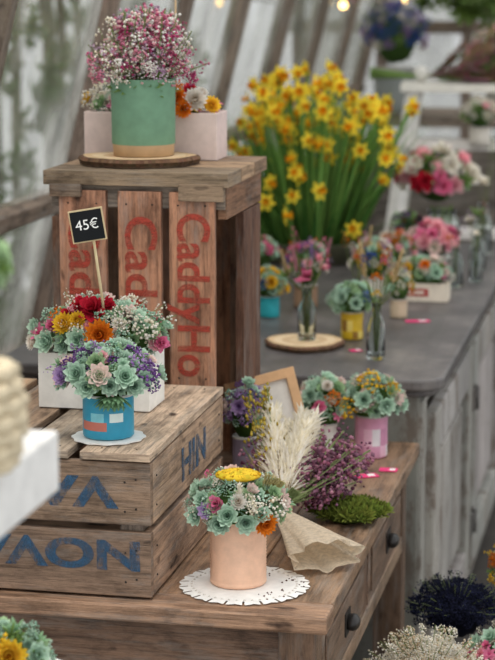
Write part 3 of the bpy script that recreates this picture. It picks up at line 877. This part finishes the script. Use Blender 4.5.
bottle('glass_bottle', (.475, 4.42, CZ+.001), .018, .09, .010, 0, [(0,0,.12,'mar',.013),(.01,0,.11,SPp,.05),(-.015,0,.11,'oclu',.011)])
bottle('glass_bottle', (.530, 4.50, CZ+.001), .016, .08, .009, 0, [(0,0,.11,'whr',.012),(.01,0,.11,SPg,.05),(-.015,0,.12,SPp,.05)])
bottle('glass_bottle', (.230, 4.05, CZ+.001), .015, .08, .008, 0, [(0,0,.12,'oclu',.010),(.01,0,.12,SPm,.06),(-.02,0,.12,SPo,.06),(.02,0,.14,PL,.05)])
tag('paper_tag', (.35,3.97,CZ+.0005), .1, .05, .02); tag('paper_tag', (.205,3.65,CZ+.0005), .4, .022, .016)
for nm, x, y, pal in (('coral_flower_pot', .03, 4.42, ['pink','ros','fern','grn']), ('mixed_flower_pot', .345, 4.50, ['oclu','wht','blush','grn','ros'])):
    pot_arr(nm, (x, y, CZ+.001), .026, .05, H('#b9a893'), (((0,0,.075), .038,.036,.04, 36, pal, .015), dict(sprigs=10)))

# daffodils
g = group('daffodil_planter', (.160, 4.82, CZ+.001))
mb = MB(); mb.lathe([(0,0),(.10,0),(.11,.045),(.115,.05),(.105,.05),(.10,.04),(0,.04)], H('#5a5a48'), sx=1.15, sy=.75)
mb.obj('pot', CARD, g)
mb = MB()
def blade(base, d, ln, w, col, dr=.5):
    base=Vector(base); d=Vector(d).normalized(); side=d.cross(Vector((0,0,1)))
    if side.length < .01: side=Vector((1,0,0))
    side=side.normalized(); a=R.uniform(-.8,.8); side=(side*cos(a)+Vector((side.y,-side.x,0))*sin(a)).normalized()
    p=base.copy(); vs=[]; n=8
    droop=R.uniform(.0,dr)
    for i in range(n+1):
        t=i/n; ww=w*.5*(1-t**3*.97)
        vs += [p-side*ww, p+side*ww]
        dd=(d+Vector((d.x*.9*t*droop*2, d.y*.9*t*droop*2, -droop*t*t))).normalized(); p=p+dd*(ln/n)
    fs=[(2*i,2*i+1,2*i+3,2*i+2) for i in range(n)]
    mb.add(vs, fs, col)
    return p
for i in range(380):
    a=R.random()*6.28; q=sqrt(R.random())
    b=(cos(a)*.11*q, sin(a)*.06*q, .035)
    d=(cos(a)*.42*q+R.uniform(-.10,.10), sin(a)*.28*q, 1)
    blade(b, d, R.uniform(.26,.42)*(1.05-.10*q), R.uniform(.005,.009), jit(lerp(H('#3f7030'), H('#8cb65c'), R.random()), .2))
for i in range(40):
    a=R.uniform(pi, 2*pi)
    blade((cos(a)*.10, sin(a)*.06, .035), (cos(a)*.8, sin(a)*.6, 1), R.uniform(.12,.20), .007, jit(H('#4a7a38'), .2), 1.1)
for i in range(128):
    a=R.random()*6.28; q=sqrt(R.random())
    b=Vector((cos(a)*.10*q, sin(a)*.06*q, .035))
    x=cos(a)*q; y=sin(a)*q
    hz = (.480-.09*x*x) if i%4 else R.uniform(.27,.40)
    top=Vector((x*.225+R.uniform(-.02,.02)+.005, y*.13-(.05 if i%4==0 else .02), hz-R.uniform(0,.15)-(.03 if y<0 else 0)))
    mb.tube([b, b.lerp(top,.5)+Vector((0,0,.02)), top], .0025, H('#6f9a4a'), 4)
    fd=Vector((R.uniform(-1.2,1.2)+x*.5, -R.uniform(.2,1.2), R.uniform(-.45,.4)))
    head(mb, 'daff', top, fd, R.uniform(.021,.028), H('#f4b01c'), H('#fbe548'))
mb.obj('daffodils', PETAL, g)

# ================================================= LADDER + BACK BENCH
ld = group('white_step_ladder', (.625, 5.80, 0), YAW*.6)
mb = MB(); LW=H('#e2dfd8'); zt=1.10
mb.box((0,0,zt-.012), (.34,.18,.024), LW)
for s in (-1,1):
    for yb, yt in ((-.32,-.06),(.42,.06)):
        p0=Vector((s*.27,yb,0)); p1=Vector((s*.13,yt,zt-.02)); d=p1-p0
        q=d.to_track_quat('Z','Y').to_euler(); mb.box((p0+p1)/2, (.034,.045,d.length), LW, tuple(q))
for k in range(4):
    t=(k+.7)/4.4; z=zt*t; hw=.27-.14*t
    mb.box((0,-.32+.26*t,z), (2*hw,.13,.022), LW)
mb.obj('rails_and_steps', CARD, ld, bevel=.002)
mb = MB()
for i in range(80):
    d=Vector((R.uniform(.25,1), R.uniform(-.35,.2), R.uniform(-.05,.5)))
    cc=R.choice([(C['mar'],H('#b87a80')),(H('#8a6a50'),C['tan']),(H('#8a5a6c'),H('#c59aaa')),(H('#7a6050'),H('#aa8770')),(C['grnD'],C['grn'])])
    head(mb, R.choice(['sprig','sprig','plume']), (-.08+R.uniform(0,.12), R.uniform(-.03,.03), .012), d, R.uniform(.12,.21), cc[0], cc[1], .8)
for i in range(26):
    mb.tube([(-.08,R.uniform(-.02,.02),.012),(-.24,R.uniform(-.04,.04),.006+R.uniform(0,.03))], .0025, C['grn'], 4)
v,f=sphere(.024,10,8,(-.09,0,.02),.05); mb.add(v,f,C['white'])
mb.obj('dried_flower_bunch', PETAL, None, (.60, 5.78, zt+.006), (0,0,-.1))
bt = group('back_potting_bench', (.66, 6.75, 0), YAW)
mb = MB(); mb.box((0,0,.93), (1.2,.4,.04), H('#8a7a68'))
for x in (-.55,.55):
    for y in (-.16,.16): mb.box((x,y,.455), (.06,.06,.91), H('#7a6a58'))
mb.obj('bench', WOOD, bt)
pot_arr('blue_delphinium_bucket', (.50, 6.70, .951), .07, .15, H('#8f9490'),
   (((0,0,.245), .10,.09,.11, 90, ['blue','blue','lav','grn','wht','blue'], .028), dict(sprigs=50, spc=[(C['blueD'],C['blue']),(C['blue'],C['lav']),(C['grnD'],C['grn'])])))
pot_arr('white_flower_bucket', (.86, 6.6, .951), .06, .14, H('#a9a49a'),
   (((0,0,.20), .11,.09,.09, 60, ['wht','blush','grn','pink'], .03), dict(sprigs=14)))
pot_arr('ladder_pot_arrangement', (.665, 5.62, .935), .03, .05, H('#cfc8bd'), (((0,0,.08), .05,.045,.045, 36, ['wht','grn','wht','blush'], .02), dict(sprigs=8)))
def hang(name, loc, cols, n=60, ln=.24):
    mb = MB(); mb.tube([(0,0,.25),(0,0,.9)], .002, C['tan'])
    for i in range(n):
        d=Vector((R.uniform(-.5,.5), R.uniform(-.4,.4), -1)); cc=R.choice(cols)
        head(mb, 'sprig', (0,0,.25), d, R.uniform(.7,1.1)*ln, cc[0], cc[1])
        if n > 70: head(mb, 'leaf', d*R.uniform(.05,.2)+Vector((0,0,.22)), d+Vector((R.uniform(-1,1),-1,0)), R.uniform(.03,.06), cc[0], cc[1])
    mb.obj(name, PETAL, None, loc)
hang('hanging_dried_bunch', (.40, 5.9, 1.33), [(C['cream'],C['white']),(C['pinkD'],C['blush']),(C['cream'],C['blush'])])
hang('hanging_foliage_bunch', (.62, 6.1, 1.31), [(C['grnD'],C['grn']),(C['moss'],C['grn']),(H('#3a4f2a'),C['moss'])], 80, .24)
hang('hanging_foliage_bunch', (.76, 6.2, 1.28), [(C['grnD'],C['grn']),(C['moss'],C['grn'])], 80, .26)

# string lights
mb = MB()
pts=[Vector((-.10+.22*k, 7.0+.05*sin(k), 1.335-.02*sin(k*1.3))) for k in range(6)]
mb.tube(pts, .003, H('#2a2a2a'), 4, 0)
for p in pts[:]:
    v,f=sphere(.013,8,6,tuple(p-Vector((0,0,.02)))); mb.add(v,f,(1,1,1),None,1)
mb.obj('string_lights', [CARD, BULB])

# ================================================= FOREGROUND LEFT
g = group('white_display_shelf', (-.168, 1.70, 0), YAW)
mb = MB(); mb.box((-.2,-.2,.9875), (.4,.4,.055), H('#ebe9e5'), j=.01); mb.box((-.33,-.2,.48), (.12,.3,.96), H('#cfcac4'))
mb.obj('shelf', CARD, g, bevel=.003)
g = group('woven_cream_basket', (-.232, 1.555, 1.016))
mb = MB()
for k in range(7):
    r=.034+.012*sin(pi*(k+.6)/7.5); z=.007+k*.0125
    vs=[];fs=[];n=40
    for i in range(n):
        a=2*pi*i/n; w=.0035*sin(a*12+k*pi)
        for m in range(8):
            b=2*pi*m/8; rr=r+w+.0065*cos(b); vs.append((rr*cos(a), rr*sin(a), z+.0070*sin(b)))
    for i in range(n):
        for m in range(8):
            fs.append((i*8+m, ((i+1)%n)*8+m, ((i+1)%n)*8+(m+1)%8, i*8+(m+1)%8))
    mb.add(vs, fs, H('#d2c3a6'))
mb.obj('weave', CARD, g)
pot_arr('shelf_plant_pot', (-.279, 1.655, 1.016), .028, .09, H('#cfc8bd'),
   (((0,0,.145), .068,.045,.045, 46, ['ros','grn','ros2','wht','fern'], .018), dict()))
g = group('white_side_table', (-.30, 2.085, 0)); mb = MB()
mb.lathe([(0,.612),(.12,.612),(.125,.62),(.12,.63),(0,.63)], H('#f0eeea'), seg=48)
mb.lathe([(.12,0),(.12,.015),(.02,.03),(.02,.6),(.06,.612)], H('#d0ccc6')); mb.obj('round_top_and_stem', CARD, g)
pot_arr('front_tin_arrangement', (-.268, 2.11, .631), .025, .03, H('#cfc8bd'),
   (((0,0,.026), .042,.042,.032, 60, ['ros','ros2','grn','fern','mint'], .014), dict(keys=[(.1,.4,'yel',.025),(.75,.3,'ros',.018),(-.3,.6,'yclu',.02)])))

# ================================================= BOTTOM RIGHT BUCKETS
def bucket(name, loc, r, h, arr):
    pot_arr(name, loc, r, h, H('#6d6a66'), arr, tape=.8)
bucket('navy_statice_bucket', (.335, 3.02, .001), .05, .33, (((0,0,.40), .064,.060,.050, 130, ['navy'], .015), dict(core=C['navyD'], sprigs=60, spc=[(C['navyD'],C['navy']),(C['navyD'],H('#3a3f60'))])))
bucket('cream_statice_bucket', (.262, 2.70, .001), .05, .32, (((0,0,.400), .075,.068,.064, 240, ['wht'], .011), dict(core=C['tan'], sprigs=90, spc=[(C['cream'],C['white']),(C['tan'],C['cream'])])))
bucket('pink_flower_bucket', (.390, 2.85, .001), .045, .32, (((0,0,.375), .050,.05,.05, 60, ['pink','blush','ros','pnk','wht'], .015), dict(sprigs=12)))
bucket('yellow_flower_bucket', (.460, 3.12, .001), .05, .36, (((0,0,.44), .055,.055,.055, 60, ['yclu','grn','ros','grn','oclu'], .015), dict(sprigs=14, spc=[(C['yelD'],C['yel'])])))

# ================================================= LIGHT, WORLD, CAMERA
w = bpy.data.worlds.new('overcast_sky'); bpy.context.scene.world = w; w.use_nodes = True
bg = w.node_tree.nodes['Background']; bg.inputs[0].default_value = (.96, .98, .99, 1); bg.inputs[1].default_value = 1.12
def area(name, loc, tgt, size, power, col=(1,1,1)):
    l = bpy.data.lights.new(name, 'AREA'); l.size = size; l.energy = power; l.color = col
    o = bpy.data.objects.new(name, l); bpy.context.scene.collection.objects.link(o)
    o.location = loc; o.rotation_euler = (Vector(tgt)-Vector(loc)).to_track_quat('-Z','Y').to_euler()
area('skylight', (-.6, 1.4, 4.2), (0, 3.2, .7), 2.0, 72, (1, .96, .9))
sl = bpy.data.lights.new('sun', 'SUN'); sl.energy = 1.8; sl.angle = radians(35); sl.color=(1,.94,.87)
so = bpy.data.objects.new('sun', sl); bpy.context.scene.collection.objects.link(so)
so.rotation_euler = (radians(-20), radians(-25), 0)

cam = bpy.data.cameras.new('camera'); co = bpy.data.objects.new('camera', cam)
bpy.context.scene.collection.objects.link(co)
co.location = (0, 0, 1.415); co.rotation_euler = (pi/2-.18, 0, 0)
cam.sensor_fit = 'VERTICAL'; cam.sensor_height = 36; cam.sensor_width = 27; cam.lens = 1958/660*36
cam.dof.use_dof = True; cam.dof.focus_distance = 2.66; cam.dof.aperture_fstop = 6.3
cam.clip_start = .05
bpy.context.scene.camera = co
bpy.context.scene.view_settings.view_transform = 'Standard'
